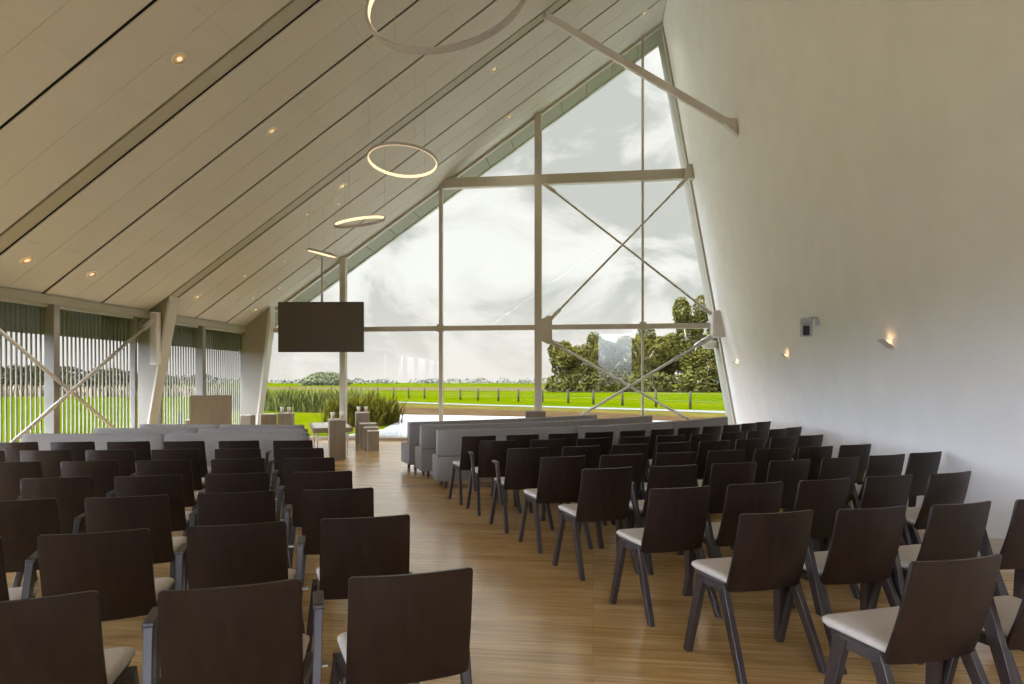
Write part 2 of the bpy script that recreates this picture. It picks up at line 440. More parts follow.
# columns of the portal frames (tapered, flange coloured as lit by the room)
def portal(y0, y1, label, xin_top, xin_bot, ztop, dx=.25):
    t = thing('column', label, 'column')
    t['kind'] = 'structure'
    xo = XL - dx
    MB().prism([(xo, y0 + .03, 0), (xin_bot, y0 + .03, 0), (xin_top, y0 + .03, ztop), (xin_top, y0 + .03, zr(xin_top) - .005), (xo, y0 + .03, zr(xo) - .03)], (0, y1 - y0 - .06, 0)).build('web', 'colweb', t)
    MB().prism([(xin_bot, y0, 0), (xin_bot + .035, y0, 0), (xin_top + .035, y0, ztop), (xin_top + .035, y0, zr(xin_top + .035) - .004), (xin_top, y0, zr(xin_top) - .004)], (0, y1 - y0, 0)).build('flange', 'cream', t)
    MB().box(xo, xin_bot + .10, y0 - .05, y1 + .05, 0, .03).build('base_plate', 'colweb', t)
portal(11.56, 11.82, 'tapered taupe steel column with flange coloured lit between the two louvred windows', -8.30, -8.88, 3.02)
portal(7.59, 7.86, 'tapered steel column at the near edge of the louvred windows', -8.30, -8.88, 3.02)
portal(3.61, 3.88, 'tapered steel column beside the seats near the camera', -8.30, -8.88, 3.02)
portal(14.95, 15.2, 'tapered taupe steel column in the corner beside the gable window', -8.02, -8.42, 2.95, .02)
# column loudspeaker
t = thing('column_loudspeaker', 'slim white column loudspeaker on the steel column', 'loudspeaker', (-8.535, 11.5, 1.78))
MB().box(-.08, .08, -.06, .05, 0, 1.03, .012).build('cabinet', 'white', t)
MB().box(-.068, .068, -.066, -.06, .03, 1.0).build('grille', mat('speaker_grille', (.5, .49, .46), .8, bump=.4, bscale=400), t)
MB().box(-.03, .03, .05, .10, .3, .7).build('wall_mount', 'steel', t)
# cross rods in the louvred bay
steel_rod('cross_brace', (-8.62, 7.9, 2.46), (-8.62, 11.1, .18), .030, 'steel rod sloping down toward the steel column across the louvred window', 'steel')
steel_rod('cross_brace', (-8.55, 11.45, 2.65), (-8.55, 7.95, .22), .030, 'steel rod rising toward the steel column across the louvred window', 'steel')
# louvre screens outside, left off beside the viewer to let in light
for (a, b_, lab) in ((3.85, 7.55, 'outside the window nearest the viewer'), (7.65, 11.6, 'outside the window with crossed rods'), (11.68, 16.2, 'outside the window behind the lectern')):
    t = thing('louvre_screen', 'screen of vertical weathered slats ' + lab, 'louvre screen')
    s_ = MB(); y = a + .04
    while y < b_:
        s_.box(-9.035, -9.012, y, y + .022, -.1, zr(-9.02) + .03); y += .089
    s_.build('slats', 'slat', t)
    MB().box(-9.05, -9.0, a, b_, -.14, -.08).build('bottom_rail', 'slat', t)
# bollard outside
t = thing('bollard', 'short dark post standing on the lawn beyond the louvre slats', 'post', (-14.2, 20.4, -.15))
MB().lathe([(.05, 0), (.05, .5), (.04, .56), (.01, .58)], n=12).build('shaft', 'post', t)
MB().lathe([(.09, 0), (.09, .03)], n=12).build('base', 'post', t)

# strut from ceiling to plaster wall
p = Vector((-.87, 11.66, zr(-.87) - .03)); q = Vector((2.33, 10.95, 5.68))
t = thing('ceiling_strut', 'long grey steel strut from the ceiling rafter down to the plaster wall', 'brace', p)
d = (q - p)
MB().bar((0, 0, 0), d * .955, .10, .12, bev=.006).build('bar', 'strut', t)
e = d * .95
MB().prism([e + V(-.02, -.06, .05), e + V(-.0, -.06, -.06), d + V(.05, -.06, -.16), d + V(.02, -.06, .12)], (0, .12, 0)).build('end_bracket', 'strut', t)
MB().bar((-.12, 0, .0), (.1, 0, .15), .2, .03).build('top_plate', 'strut', t)

# ------------------------------------------------------------------ ceiling lights
def area(name, loc, power, size, col, parent=None, rot=(0, 0, 0)):
    l = bpy.data.lights.new(name, 'AREA'); l.shape = 'DISK'; l.size = size; l.energy = power; l.color = col
    o = bpy.data.objects.new(name, l); COL.objects.link(o); o.location = loc; o.rotation_euler = rot
    return o
DOWN = 30
TILT = math.atan(SL)
def downlight(x, y, label, r=.062, glow=False, power=DOWN):
    t = thing('downlight', label, 'ceiling light', rp(x, y), 0, 'ceiling downlights')
    t.rotation_euler = (0, -TILT, 0)
    ring = MB(); n = 24
    ring.lathe([(r, -.001), (r + .012, -.004), (r + .012, .0), (r, .004)], n=n)
    MB().grid([[Vector((rr * math.cos(2 * PI * k / n), rr * math.sin(2 * PI * k / n), z)) for (rr, z) in ((r - .004, -.012), (r + .010, -.006), (r + .012, -.001), (r - .004, -.001), (r - .004, -.012))] for k in range(n)], True)
    ring.bm.free()
    a = MB(); a.grid([[Vector((rr * math.cos(2 * PI * k / n), rr * math.sin(2 * PI * k / n), z)) for (rr, z) in ((r - .004, -.010), (r + .008, -.008), (r + .012, -.001), (r - .004, -.001), (r - .004, -.010))] for k in range(n)], True)
    a.build('trim_ring', 'white', t)
    c = MB(); c.lathe([(r - .006, -.0015), (r - .02, -.0018), (.006, -.002)], n=n); c.build('reflector', 'gold', t)
    d_ = MB(); d_.lathe([(r * .42, -.010), (r * .36, -.014), (.004, -.016)], n=16); d_.build('lamp', 'spotglow', t)
    if power:
        q = rp(x, y, -.05)
        l = bpy.data.lights.new('downlight_light', 'SPOT'); l.energy = power; l.color = (1, .92, .80); l.spot_size = R(96); l.spot_blend = .8; l.shadow_soft_size = .05
        o = bpy.data.objects.new('downlight_light', l); COL.objects.link(o); o.location = q
dl = [(-8.17, 8.27, 'downlight low on the ceiling above the crossed rods, farthest from the gable window'),
      (-8.17, 9.47, 'downlight low on the ceiling above the crossed rods, near the panel gap'),
      (-8.17, 12.27, 'downlight low on the ceiling just past the steel column'),
      (-8.17, 14.59, 'downlight low on the ceiling in the corner by the gable window'),
      (-5.0, 7.16, 'large gold downlight halfway up the ceiling before the olive rafter band'),
      (-5.0, 9.40, 'gold downlight halfway up the ceiling between the two olive rafter bands'),
      (-5.0, 12.23, 'downlight halfway up the ceiling below the second ring lamp'),
      (-1.9, 12.15, 'downlight high on the ceiling beside the strut'),
      (-1.9, 14.38, 'downlight high on the ceiling close to the gable glass'),
      (1.12, 14.24, 'downlight at the very top of the ceiling by the ridge')]
for a, b_, l in dl: downlight(a, b_, l, r=.085, power=0 if b_ > 14.5 else DOWN)
for x_, y_ in ((-5.0, 3.0), (-5.0, .2), (-5, -3), (-1.9, 9.4), (-1.9, 7.16), (-1.9, 3), (-1.9, .2), (-1.9, -3), (-8.17, 5), (-8.17, 1.5)):
    downlight(x_, y_, 'unseen extra downlight added to light the nearer chair rows', power=12)  # extra lamps out of view, added to light the hall
for (x_, y_, l) in ((-5.3, 12.76, 'tiny bright spotlight just under the second ring lamp'), (-5.77, 12.27, 'tiny bright spotlight beside the third ring lamp'), (-7.43, 12.8, 'tiny bright spotlight low on the ceiling near the steel column'),
                    (-6.82, 13.38, 'tiny bright spotlight up slope from the hanging screen'), (-7.46, 14.4, 'tiny bright spotlight above the top corner of the hanging screen'), (-7.89, 13.95, 'tiny bright spotlight low on the ceiling near the corner column')):
    t = thing('spotlight', l, 'ceiling light', rp(x_, y_), 0, 'ceiling spotlights'); t.rotation_euler = (0, -TILT, 0)
    MB().lathe([(.035, -.001), (.035, -.008), (.03, -.012), (.026, -.012)], n=16).build('trim_ring', 'white', t)
    MB().lathe([(.024, -.0125), (.018, -.018), (.004, -.02)], n=14).build('lamp', 'spotglow', t)

def ring_lamp(c, nrm, r, label, wires, hh=.045, th=.026, power=40):
    c = Vector(c); nrm = Vector(nrm).normalized()
    t = thing('ring_lamp', label, 'ceiling lamp', c, 0, 'hanging ring lamps')
    q = nrm.to_track_quat('Z', 'Y')
    n = 72
    def P(rr, z, k):
        a = 2 * PI * k / n
        return q @ Vector((rr * math.cos(a), rr * math.sin(a), z))
    o = MB(); o.grid([[P(rr, z, k) for (rr, z) in ((r - th, -hh / 2), (r, -hh / 2), (r, hh / 2), (r - th, hh / 2), (r - th, hh / 2 - .003))] for k in range(n)], True)
    for f in o.bm.faces: f.smooth = False
    o.build('ring_band', 'ringgrey', t)
    i = MB(); i.grid([[P(rr, z, k) for (rr, z) in ((r - th, -hh / 2 - .001), (r - th - .004, -hh / 2 + .004), (r - th - .004, hh / 2 - .004), (r - th, hh / 2))] for k in range(n)], True)
    i.build('light_strip', 'led', t)
    e = MB(); e.grid([[P(rr, z, k) for (rr, z) in ((r - th + .003, -hh / 2 - .002), (r - .012, -hh / 2 - .002))] for k in range(n)], True)
    e.build('lower_light_strip', 'led', t)
    for k in wires:
        a = P(r - th / 2, hh / 2, k); top = zr(c.x + a.x) - c.z
        MB().tube([a, (a.x, a.y, top)], .0018, 5).build('suspension_wire', 'steel', t)
    return t
ring_lamp((-1.43, 6.07, 5.19), (-.031, -.887, .46), .80, 'largest ring lamp, hung steeply tilted at the top edge of the view', (0, 24, 48), .06)
ring_lamp((-3.15, 10.28, 5.13), (.01, .141, .99), .585, 'second largest ring lamp, hung nearly level in front of the gable glass slope', (2, 26, 50))
ring_lamp((-4.37, 11.54, 4.47), (-.051, -.412, .91), .485, 'small tilted ring lamp seen as a narrow ellipse under the ceiling', (4, 28, 52), .05)
ring_lamp((-5.41, 12.21, 4.04), (.235, -.03, .975), .30, 'smallest ring lamp, seen edge on above the hanging screen', (6, 30, 54), .045)

# ------------------------------------------------------------------ wall lamps and camera
def wall_frame(o, y, z):
    o.location = (xw(z), y, z); o.rotation_euler = (0, -math.atan(.1775), 0)
for (y, z, l) in ((7.0, 1.84, 'small white wall lamp nearest the chairs with a warm glow above its tray'), (10.5, 1.85, 'small white wall lamp, the middle one along the plaster wall'), (14.0, 1.84, 'small white wall lamp closest to the gable window')):
    t = thing('wall_lamp', l, 'wall lamp', (0, 0, 0), 0, 'wall lamps'); wall_frame(t, y, z)
    b = MB(); b.hexa([V(-.10, -.085, .055), V(0, -.08, -.065), V(0, .08, -.065), V(-.10, .085, .055), V(-.108, -.085, .064), V(-.008, -.08, -.05), V(-.008, .08, -.05), V(-.108, .085, .064)], .004)
    b.build('tray', 'white', t)
    MB().box(-.012, .0, -.06, .06, -.06, .04).build('back_plate', 'white', t)
    MB().box(-.045, -.015, -.03, .03, .005, .035, .006).build('lamp', 'lampglow', t)
    pl = bpy.data.lights.new('wall_lamp_light', 'POINT'); pl.energy = .07; pl.color = (1, .55, .24); pl.shadow_soft_size = .03
    o = bpy.data.objects.new('wall_lamp_light', pl); COL.objects.link(o); o.location = (xw(z + .04) - .05, y, z + .05)
t = thing('wall_camera', 'silver white pan and tilt camera with black lens on a wall bracket', 'camera', (xw(2.25), 8.95, 2.25))
MB().box(-.02, .02, -.06, .06, -.05, .05, .005).build('wall_plate', 'camgrey', t)
MB().bar((-.01, 0, .05), (-.12, -.02, .05), .05, .02).build('arm', 'camgrey', t)
MB().lathe([(.075, -.04), (.08, -.03), (.08, .035), (.07, .045)], (-.15, -.02, 0), 24).build('base', 'camgrey', t)
MB().box(-.22, -.08, -.06, .05, -.20, -.04, .02).build('yoke', 'camgrey', t)
MB().box(-.215, -.125, -.095, -.05, -.19, -.06, .02).build('lens', 'black', t)

# ------------------------------------------------------------------ hanging screen
t = thing('hanging_screen', 'large black screen hung from the ceiling on a slim pole', 'screen', (-6.40, 14.35, 2.21), R(6))
MB().box(-1.02, 1.02, .0, .07, -.06, 1.13, .008).build('casing', 'black', t)
MB().box(-1.005, 1.005, -.004, .0, -.042, 1.115).build('display', 'screen', t)
MB().box(-.25, .25, .07, .12, .35, .8).build('mount', 'black', t)
zc = zr(-6.40) - 2.21
MB().tube([(0, .10, .6), (0, .10, zc - .01)], .028, 12).build('pole', 'steel', t)
MB().prism([(-.1, .0, zc - .085), (.1, .0, zc + .052), (.1, .0, zc + .066), (-.1, .0, zc - .07)], (0, .2, 0)).build('ceiling_plate', 'steel', t)

# ------------------------------------------------------------------ podium furniture
def pedestal(name, cx, cy, w, d, h, rz, label, cat='pedestal', grp=None, top='oak'):
    t = thing(name, label, cat, (cx, cy, 0), R(rz), grp)
    MB().box(-w / 2, w / 2, -d / 2, d / 2, 0, h - .02, .004).build('body', 'oak', t)
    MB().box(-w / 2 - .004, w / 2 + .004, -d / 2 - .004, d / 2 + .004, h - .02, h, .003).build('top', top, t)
    return t
def candle(x, y, z, label):
    t = thing('candle_holder', label, 'candle holder', (x, y, z), 0, 'candle holders on the pedestals')
    MB().lathe([(.035, 0), (.038, .006), (.036, .05), (.030, .062)], n=20).build('base', 'brass', t)
    MB().lathe([(.028, .062), (.040, .075), (.043, .115), (.040, .125), (.030, .125)], n=20).build('cup', 'wax', t)
pedestal('pedestal', -4.75, 11.36, .29, .29, .75, 28, 'tall taupe pedestal nearest the chairs with two candle holders on top', grp='pedestals', top='littop')
candle(-4.82, 11.33, .75, 'candle holder on the nearest pedestal, the one farther from the aisle benches')
candle(-4.67, 11.40, .75, 'candle holder on the nearest pedestal, the one closer to the benches')
pedestal('pedestal', -5.27, 14.06, .30, .29, .75, 24, 'tall taupe pedestal at the window behind the row of low stools', grp='pedestals', top='littop')
candle(-5.35, 14.04, .75, 'candle holder on the pedestal behind the low stools, the one nearer the bier table')
candle(-5.19, 14.10, .75, 'candle holder on the pedestal behind the low stools, the one nearer the pond')
pedestal('pedestal', -6.86, 13.55, .30, .29, .75, 12, 'tall taupe pedestal beside the bier table behind the grey benches', grp='pedestals', top='littop')
candle(-6.94, 13.52, .75, 'candle holder on the pedestal by the bier table, the one closer to the lectern')
candle(-6.79, 13.56, .75, 'candle holder on the pedestal by the bier table, the one closer to the table')
pedestal('block_stool', -4.97, 13.62, .36, .24, .53, 24, 'tallest of the three low taupe stools in front of the window pedestal', 'stool', 'low stools by the aisle', 'littop')
pedestal('block_stool', -4.77, 13.24, .30, .22, .47, 24, 'middle of the three low taupe stools in front of the window pedestal', 'stool', 'low stools by the aisle', 'littop')
pedestal('block_stool', -4.60, 12.92, .23, .21, .42, 24, 'lowest and nearest of the three low taupe stools by the aisle', 'stool', 'low stools by the aisle', 'littop')
pedestal('block_pedestal', -7.76, 13.52, .24, .24, .70, 5, 'taupe block with pale top in front of the corner column', 'pedestal', 'taupe blocks behind the benches', 'littop')
pedestal('block_pedestal', -7.45, 13.85, .34, .30, .71, 35, 'turned taupe block with lit top beside the candle pedestal', 'pedestal', 'taupe blocks behind the benches', 'littop')
pedestal('block_pedestal', -8.3, 12.35, .22, .22, .66, 5, 'small taupe block at the foot of the steel column', 'pedestal', 'taupe blocks behind the benches', 'littop')
t = thing('bier_table', 'low bier table with pale slatted top by the gable window', 'table', (-5.72, 13.30, 0), R(27))
tp = MB()
for k in range(3): tp.box(-.36 + k * .245, -.36 + k * .245 + .235, -.92, .92, .455, .50, .004)
tp.build('table_top', 'littop', t)
rim = MB(); rim.box(-.37, .38, -.95, -.92, .40, .50, .003); rim.box(-.37, .38, .92, .95, .40, .50, .003); rim.box(-.39, -.36, -.95, .95, .40, .50, .003); rim.box(.37, .40, -.95, .95, .40, .50, .003)
rim.build('rim', 'oak', t)
for sx in (-.3, .3):
    for sy in (-.8, .8):
        MB().box(sx - .015, sx + .015, sy - .015, sy + .015, 0, .455, .003).build('leg', 'chrome', t)
t = thing('lectern', 'plain taupe lectern with two gooseneck microphones', 'lectern', (-7.70, 12.02, 0), R(31))
MB().box(-.38, .38, -.02, .02, 0, 1.17, .004).build('front_panel', 'oak', t)
MB().box(-.38, -.345, .02, .42, 0, 1.08, .004).build('side_panel', 'oak', t)
MB().box(.345, .38, .02, .42, 0, 1.08, .004).build('side_panel', 'oak', t)
MB().hexa([V(-.345, .02, 1.10), V(.345, .02, 1.10), V(.345, .44, 1.02), V(-.345, .44, 1.02), V(-.345, .02, 1.125), V(.345, .02, 1.125), V(.345, .44, 1.045), V(-.345, .44, 1.045)]).build('reading_shelf', 'oak', t)
for (x_, dx) in ((-.13, 0), (.13, -.03)):
    mc = MB().tube([(x_, .06, 1.11), (x_, .06, 1.26), (x_ + dx * .5, .08, 1.38), (x_ + dx, .13, 1.49)], [.007, .006, .005, .005], 8).build('gooseneck', 'black', t)
    MB().tube([(x_ + dx, .13, 1.49), (x_ + dx, .17, 1.53)], [.012, .012], 10).build('microphone', 'black', t)
t = thing('floor_loudspeaker', 'low dark box at the foot of the central mullion behind the benches', 'box', (-1.32, 14.7, 0))
MB().box(-.23, .23, -.14, .14, .04, .77, .03).build('cabinet', mat('dark_taupe_box', (.12, .10, .07), .7), t)
MB().box(-.20, .20, -.12, .12, 0, .04).build('base', 'black', t)

# ------------------------------------------------------------------ curved benches
def bench(path, label, nseg, grp, H=.79):
    """path: list of points along the rear face of the backrest, forward is to the normal side away from the chairs"""
    P = [Vector((x_, y_, 0)) for x_, y_ in path]
    # dense resample
    cum = [0]
    for i in range(1, len(P)): cum.append(cum[-1] + (P[i] - P[i - 1]).length)
    def at(s):
        s = max(0, min(cum[-1], s))
        for i in range(1, len(P)):
            if s <= cum[i] + 1e-9:
                k = (s - cum[i - 1]) / (cum[i] - cum[i - 1]); return P[i - 1].lerp(P[i], k)
        return P[-1]
    def fw(s):
        d = (at(s + .15) - at(s - .15)).normalized(); return Vector((-d.y, d.x, 0))
    base = P[0]
    t = thing('curved_bench' if grp[0] == 'w' else 'bench', label, 'bench', base, 0, grp)
    def sweep(s0, s1, d0, d1, z0, z1, r):
        n = max(4, int((s1 - s0) / .14)); rows = []
        prof = []
        for (cx, cz, a0) in ((d0 + r, z0 + r, 180), (d1 - r, z0 + r, 270), (d1 - r, z1 - r, 0), (d0 + r, z1 - r, 90)):
            for k in range(4):
                a = R(a0 + k * 30); prof.append((cx + r * math.cos(a), cz + r * math.sin(a)))
        m = MB()
        for i in range(n + 1):
            s = s0 + (s1 - s0) * i / n; c = at(s) - base; f = fw(s)
            # soften the end rings
            ins = r * .6 if i in (0, n) else 0
            mx_, mz_ = (d0 + d1) / 2, (z0 + z1) / 2
            row = []
            for (d_, z_) in prof:
                if ins:
                    d_ = d_ + (ins if d_ < mx_ else -ins); z_ = z_ + (ins if z_ < mz_ else -ins)
                row.append(c + f * d_ + Vector((0, 0, z_)))
            rows.append(row + [row[0]])
            if i == 0 or i == n - 1:
                s2 = s0 + r * .8 if i == 0 else s1 - r * .8
                c = at(s2) - base; f = fw(s2); row = [c + f * d_ + Vector((0, 0, z_)) for (d_, z_) in prof]
                rows.append(row + [row[0]])
        m.grid(rows)
        bmesh.ops.remove_doubles(m.bm, verts=m.bm.verts, dist=1e-5)
        es = [e for e in m.bm.edges if e.is_boundary]
        if es: bmesh.ops.holes_fill(m.bm, edges=es, sides=0)
        return m
    T = cum[-1]
    for k in range(nseg):
        s0, s1 = T * k / nseg + (.004 if k else 0), T * (k + 1) / nseg - (.004 if k < nseg - 1 else 0)
        sweep(s0, s1, 0, .13, .44, H, .018).build('backrest', 'bench', t)
        sweep(s0, s1, 0.003, .13, .10, .437, .012).build('back_base', 'bench', t)
        sweep(s0, s1, .133, .51, .10, .43, .018).build('seat', 'bench', t)
        for s in (s0 + .12, s1 - .12):
            for d_ in (.06, .44):
                c = at(s) - base + fw(s) * d_
                MB().tube([c, c + Vector((0, 0, .11))], [.022, .028], 12).build('leg', 'benchleg', t)
    return t
def arc(p0, p1, p2, n=24):
    """quadratic through p0, mid p1 (t=.5), p2"""
    out = []
    for i in range(n + 1):
        k = i / n
        a, b_, c_ = 2 * (k - .5) * (k - 1), -4 * k * (k - 1), 2 * k * (k - .5)
        out.append((p0[0] * a + p1[0] * b_ + p2[0] * c_, p0[1] * a + p1[1] * b_ + p2[1] * c_))
    return out
bench(arc((-2.07, 8.31), (.48, 9.86), (2.52, 12.35)), 'long curved grey bench directly in front of the wall-side chairs', 3, 'wall side curved benches')
bench(arc((-2.55, 9.24), (-.50, 10.60), (1.15, 12.55)), 'curved grey bench in the middle of the three by the plaster wall', 2, 'wall side curved benches')
bench(arc((-2.94, 9.95), (-1.28, 11.22), (.09, 12.80)), 'shortest curved grey bench, closest to the gable window', 2, 'wall side curved benches')
bench(arc((-7.07, 7.08), (-5.32, 7.30), (-3.575, 7.62)), 'long grey bench directly in front of the window-side chairs', 2, 'benches by the louvred windows')
bench(arc((-6.92, 8.05), (-5.40, 8.14), (-3.92, 8.29)), 'middle grey bench of the three in front of the lectern', 2, 'benches by the louvred windows')
bench(arc((-6.90, 8.92), (-5.60, 8.96), (-4.34, 9.06)), 'grey bench closest to the lectern and pedestals', 2, 'benches by the louvred windows')

# ------------------------------------------------------------------ chairs
def chair_proto(arms):
    t = bpy.data.objects.new('wooden_armchair' if arms else 'wooden_chair', None); COL.objects.link(t)
    # backrest: curved veneer shell with small rounded corners
    m = MB(); nv = 12
    zb, zt, th, rc = .385, .80, .013, .016
    us = [0, .2, .4, .6, .78, .9, .93, .955, .975, .99, 1.0]
    us = [-u for u in reversed(us)] + us[1:]
    front, back = [], []
    for u in us:
        rf, rb_ = [], []
        for j in range(nv + 1):
            v = j / nv
            hw = .215 - .006 * v
            e = max(0, (abs(u) * hw - (hw - rc)) / rc); cut = rc * (1 - math.sqrt(max(0, 1 - e * e)))
            z = zb + cut + (zt - zb - 2 * cut) * v
            y_ = -.150 - .118 * ((z - zb) / (zt - zb)) + .028 * u * u - .010 * math.sin(PI * v)
            rf.append(Vector((u * hw, y_ + th, z))); rb_.append(Vector((u * hw, y_, z)))
        front.append(rf); back.append(rb_)
    m.grid([f + b_[::-1] + [f[0]] for f, b_ in zip(front, back)])
    bmesh.ops.remove_doubles(m.bm, verts=m.bm.verts, dist=1e-5)
    es = [e for e in m.bm.edges if e.is_boundary]
    bmesh.ops.holes_fill(m.bm, edges=es, sides=0)
    o = m.build('backrest', 'wenge', t)
    for p in o.data.polygons: p.use_smooth = True
    md = o.modifiers.new('edges', 'EDGE_SPLIT'); md.split_angle = R(40)
    # seat pad: trapezoid with rounded front corners, slightly dished
    m = MB()
    def outline(inset):
        pts = []
        hwf, hwr, yf, yr, r = .238 - inset, .200 - inset, .195 - inset, -.140 + inset, .04
        for (cx, cy, a0) in ((hwf - r, yf - r, 0), (-hwf + r, yf - r, 90), (-hwr + .02, yr + .02, 180), (hwr - .02, yr + .02, 270)):
            rr = r if cy > 0 else .02
            for k in range(5):
                a = R(a0 + k * 22.5); pts.append((cx + rr * math.cos(a), cy + rr * math.sin(a)))
        return pts
    def sz(y): return .421 + .018 * (y + .14) / .335
    rows = []
    for (ins, dz) in ((.010, -.006), (.0, .004), (.0, .016), (.008, .024), (.03, .028), (.12, .024)):
        rows.append([Vector((x_, y_, sz(y_) + dz)) for x_, y_ in outline(ins)])
    k_ = len(rows[0])
    P = [[rows[i][j] for i in range(len(rows))] for j in range(k_)]
    v = m.grid(P, True)
    m.bm.faces.new([q[0] for q in v][::-1]); m.bm.faces.new([q[-1] for q in v])
    m.build('seat', 'seatpad', t)
    m = MB(); ol = outline(.012)
    m.prism([(x_, y_, sz(y_) - .018) for x_, y_ in ol], (0, 0, .013)); m.build('seat_board', 'frame', t)
    W = .033
    for s in (-1, 1):
        def slab(b, ob, t_, ot):
            """bar of width W from foot centre b (half depth ob) to top centre t_ (half depth ot)"""
            a = Vector((W / 2, 0, 0)); b = Vector((b[0] * s, b[1], b[2])); t2 = Vector((t_[0] * s, t_[1], t_[2]))
            d0, d1 = Vector((0, ob, 0)), Vector((0, ot, 0))
            return MB().hexa([b - a - d0, b + a - d0, b + a + d0, b - a + d0, t2 - a - d1, t2 + a - d1, t2 + a + d1, t2 - a + d1], .003)
        m = MB()
        p0, p1 = Vector((.207 * s, -.105, .400)), Vector((.240 * s, .080, .408))
        m.bar(p0, p1, W, .042, bev=.003); m.build('side_rail', 'frame', t)
        slab((.283, .125, 0), .021, (.238, .058, .424), .033).build('leg', 'frame', t)
        slab((.231, -.285, 0), .021, (.207, -.080, .417), .033).build('leg', 'frame', t)
        if arms:
            a = Vector((.015, 0, 0))
            slab_b, slab_t = Vector((.252 * s, -.172, .245)), Vector((.266 * s, -.055, .642))
            MB().hexa([slab_b - a - V(0, .025, 0), slab_b + a - V(0, .025, 0), slab_b + a + V(0, .025, 0), slab_b - a + V(0, .025, 0),
                       slab_t - a - V(0, .031, 0), slab_t + a - V(0, .031, 0), slab_t + a + V(0, .031, 0), slab_t - a + V(0, .031, 0)], .003).build('armrest_post', 'frame', t)
            xo = .267 * s
            MB().hexa([V(xo - .019, -.084, .630), V(xo + .019, -.084, .630), V(xo + .019, .085, .634), V(xo - .019, .085, .634),
                       V(xo - .019, -.080, .654), V(xo + .019, -.080, .654), V(xo + .019, .078, .656), V(xo - .019, .078, .656)], .004).build('armrest', 'frame', t)
    if arms:
        MB().box(.25, .30, -.02, .02, .405, .411, .001).build('coupling_plate', 'chrome', t)
    return t
protoA, protoB = chair_proto(False), chair_proto(True)
freeze(protoA); freeze(protoB)
used = {False: False, True: False}
def place_chair(x_, y_, ang, arms, label, grp, extra=4):
    p = protoB if arms else protoA
    if not used[arms]: o = p; used[arms] = True
    else: o = copy_tree(p)
    a = R(ang + (extra if 'window-side' in grp else 1.5))
    # x_, y_ is the top of the backrest; the seat lies a quarter metre in front of it
    o.location = (x_ - .26 * math.sin(a), y_ + .26 * math.cos(a), 0)
    o.rotation_euler = (0, 0, a + R(random.uniform(-1.2, 1.2)))
    tag(o, label, 'chair', grp)
ORD = ['first', 'second', 'third', 'fourth', 'fifth', 'sixth', 'seventh', 'eighth', 'ninth', 'tenth', 'eleventh']
WALL = {7: [(-1.33, 7.42, 24), (-.83, 7.66, 26), (-.35, 7.93, 29), (.10, 8.21, 31), (.54, 8.51, 33), (.96, 8.82, 36), (1.36, 9.16, 38), (1.74, 9.51, 41), (2.10, 9.88, 42), (2.44, 10.27, 43), (2.76, 10.68, 44)],
        6: [(-1.01, 6.86, 21), (-.48, 7.08, 23), (.02, 7.30, 25), (.50, 7.54, 28), (.95, 7.80, 30), (1.38, 8.08, 32), (1.79, 8.39, 35), (2.18, 8.72, 37), (2.54, 9.07, 40), (2.85, 9.43, 42)],
        5: [(-.61, 6.12, 23), (-.10, 6.36, 25), (.40, 6.61, 26), (.87, 6.87, 28), (1.34, 7.14, 29), (1.78, 7.43, 31), (2.22, 7.73, 32), (2.63, 8.04, 32)],
        4: [(-.24, 5.45, 22), (.27, 5.67, 23), (.77, 5.90, 23), (1.26, 6.14, 24), (1.74, 6.38, 25), (2.22, 6.63, 25), (2.69, 6.88, 27)],
        3: [(.12, 4.76, 23), (.63, 4.97, 23), (1.13, 5.20, 24), (1.62, 5.44, 25), (2.11, 5.69, 26), (2.59, 5.95, 26), (3.03, 6.21, 27)],
        2: [(.54, 3.94, 22), (1.04, 4.17, 24), (1.53, 4.39, 24), (2.03, 4.62, 25), (2.53, 4.84, 26)],
        1: [(.91, 3.25, 20), (1.43, 3.43, 20), (1.95, 3.62, 22), (2.50, 3.84, 22)],
        0: [(1.33, 2.48, 21), (1.86, 2.68, 21)]}
WIN = {7: [(-3.26, 6.59, 12), (-3.83, 6.48, 12), (-4.39, 6.36, 11), (-4.96, 6.24, 11), (-5.53, 6.13, 11), (-6.10, 6.02, 10)],
       6: [(-2.80, 5.82, 12), (-3.38, 5.70, 12), (-3.95, 5.58, 12), (-4.53, 5.46, 12), (-5.10, 5.34, 11), (-5.68, 5.22, 11)],
       5: [(-2.38, 5.09, 13), (-2.94, 4.95, 14), (-3.50, 4.80, 14), (-4.05, 4.66, 13), (-4.62, 4.52, 13)],
       4: [(-1.92, 4.32, 15), (-2.47, 4.15, 15), (-3.02, 3.98, 15), (-3.57, 3.82, 14), (-4.13, 3.66, 14)],
       3: [(-1.51, 3.63, 17), (-2.05, 3.44, 17), (-2.58, 3.24, 17), (-3.12, 3.05, 17)],
       2: [(-1.06, 2.89, 20), (-1.58, 2.67, 20), (-2.10, 2.45, 20), (-2.63, 2.24, 20)],
       1: [(-.59, 2.06, 21), (-1.12, 1.86, 21), (-1.685, 1.66, 21)]}
for blk, T in (('wall-side', WALL), ('window-side', WIN)):
    for r, row in T.items():
        for c, (x_, y_, a) in enumerate(row):
            arms = (c % 2 == 0) if (blk == 'wall-side' and r in (5, 6)) else (c % 2 == 1)
            nm = 'dark wood armchair with beige seat' if arms else 'dark wood chair without armrests'
            lab = '%s, %s block, %s row behind benches, %s' % (nm, blk, ORD[7 - r], 'at the aisle' if c == 0 else ORD[c] + ' from aisle')
            place_chair(x_, y_, a, arms, lab, 'chairs in the %s block' % blk, 3.5 + 1.6 * min(c, 3))

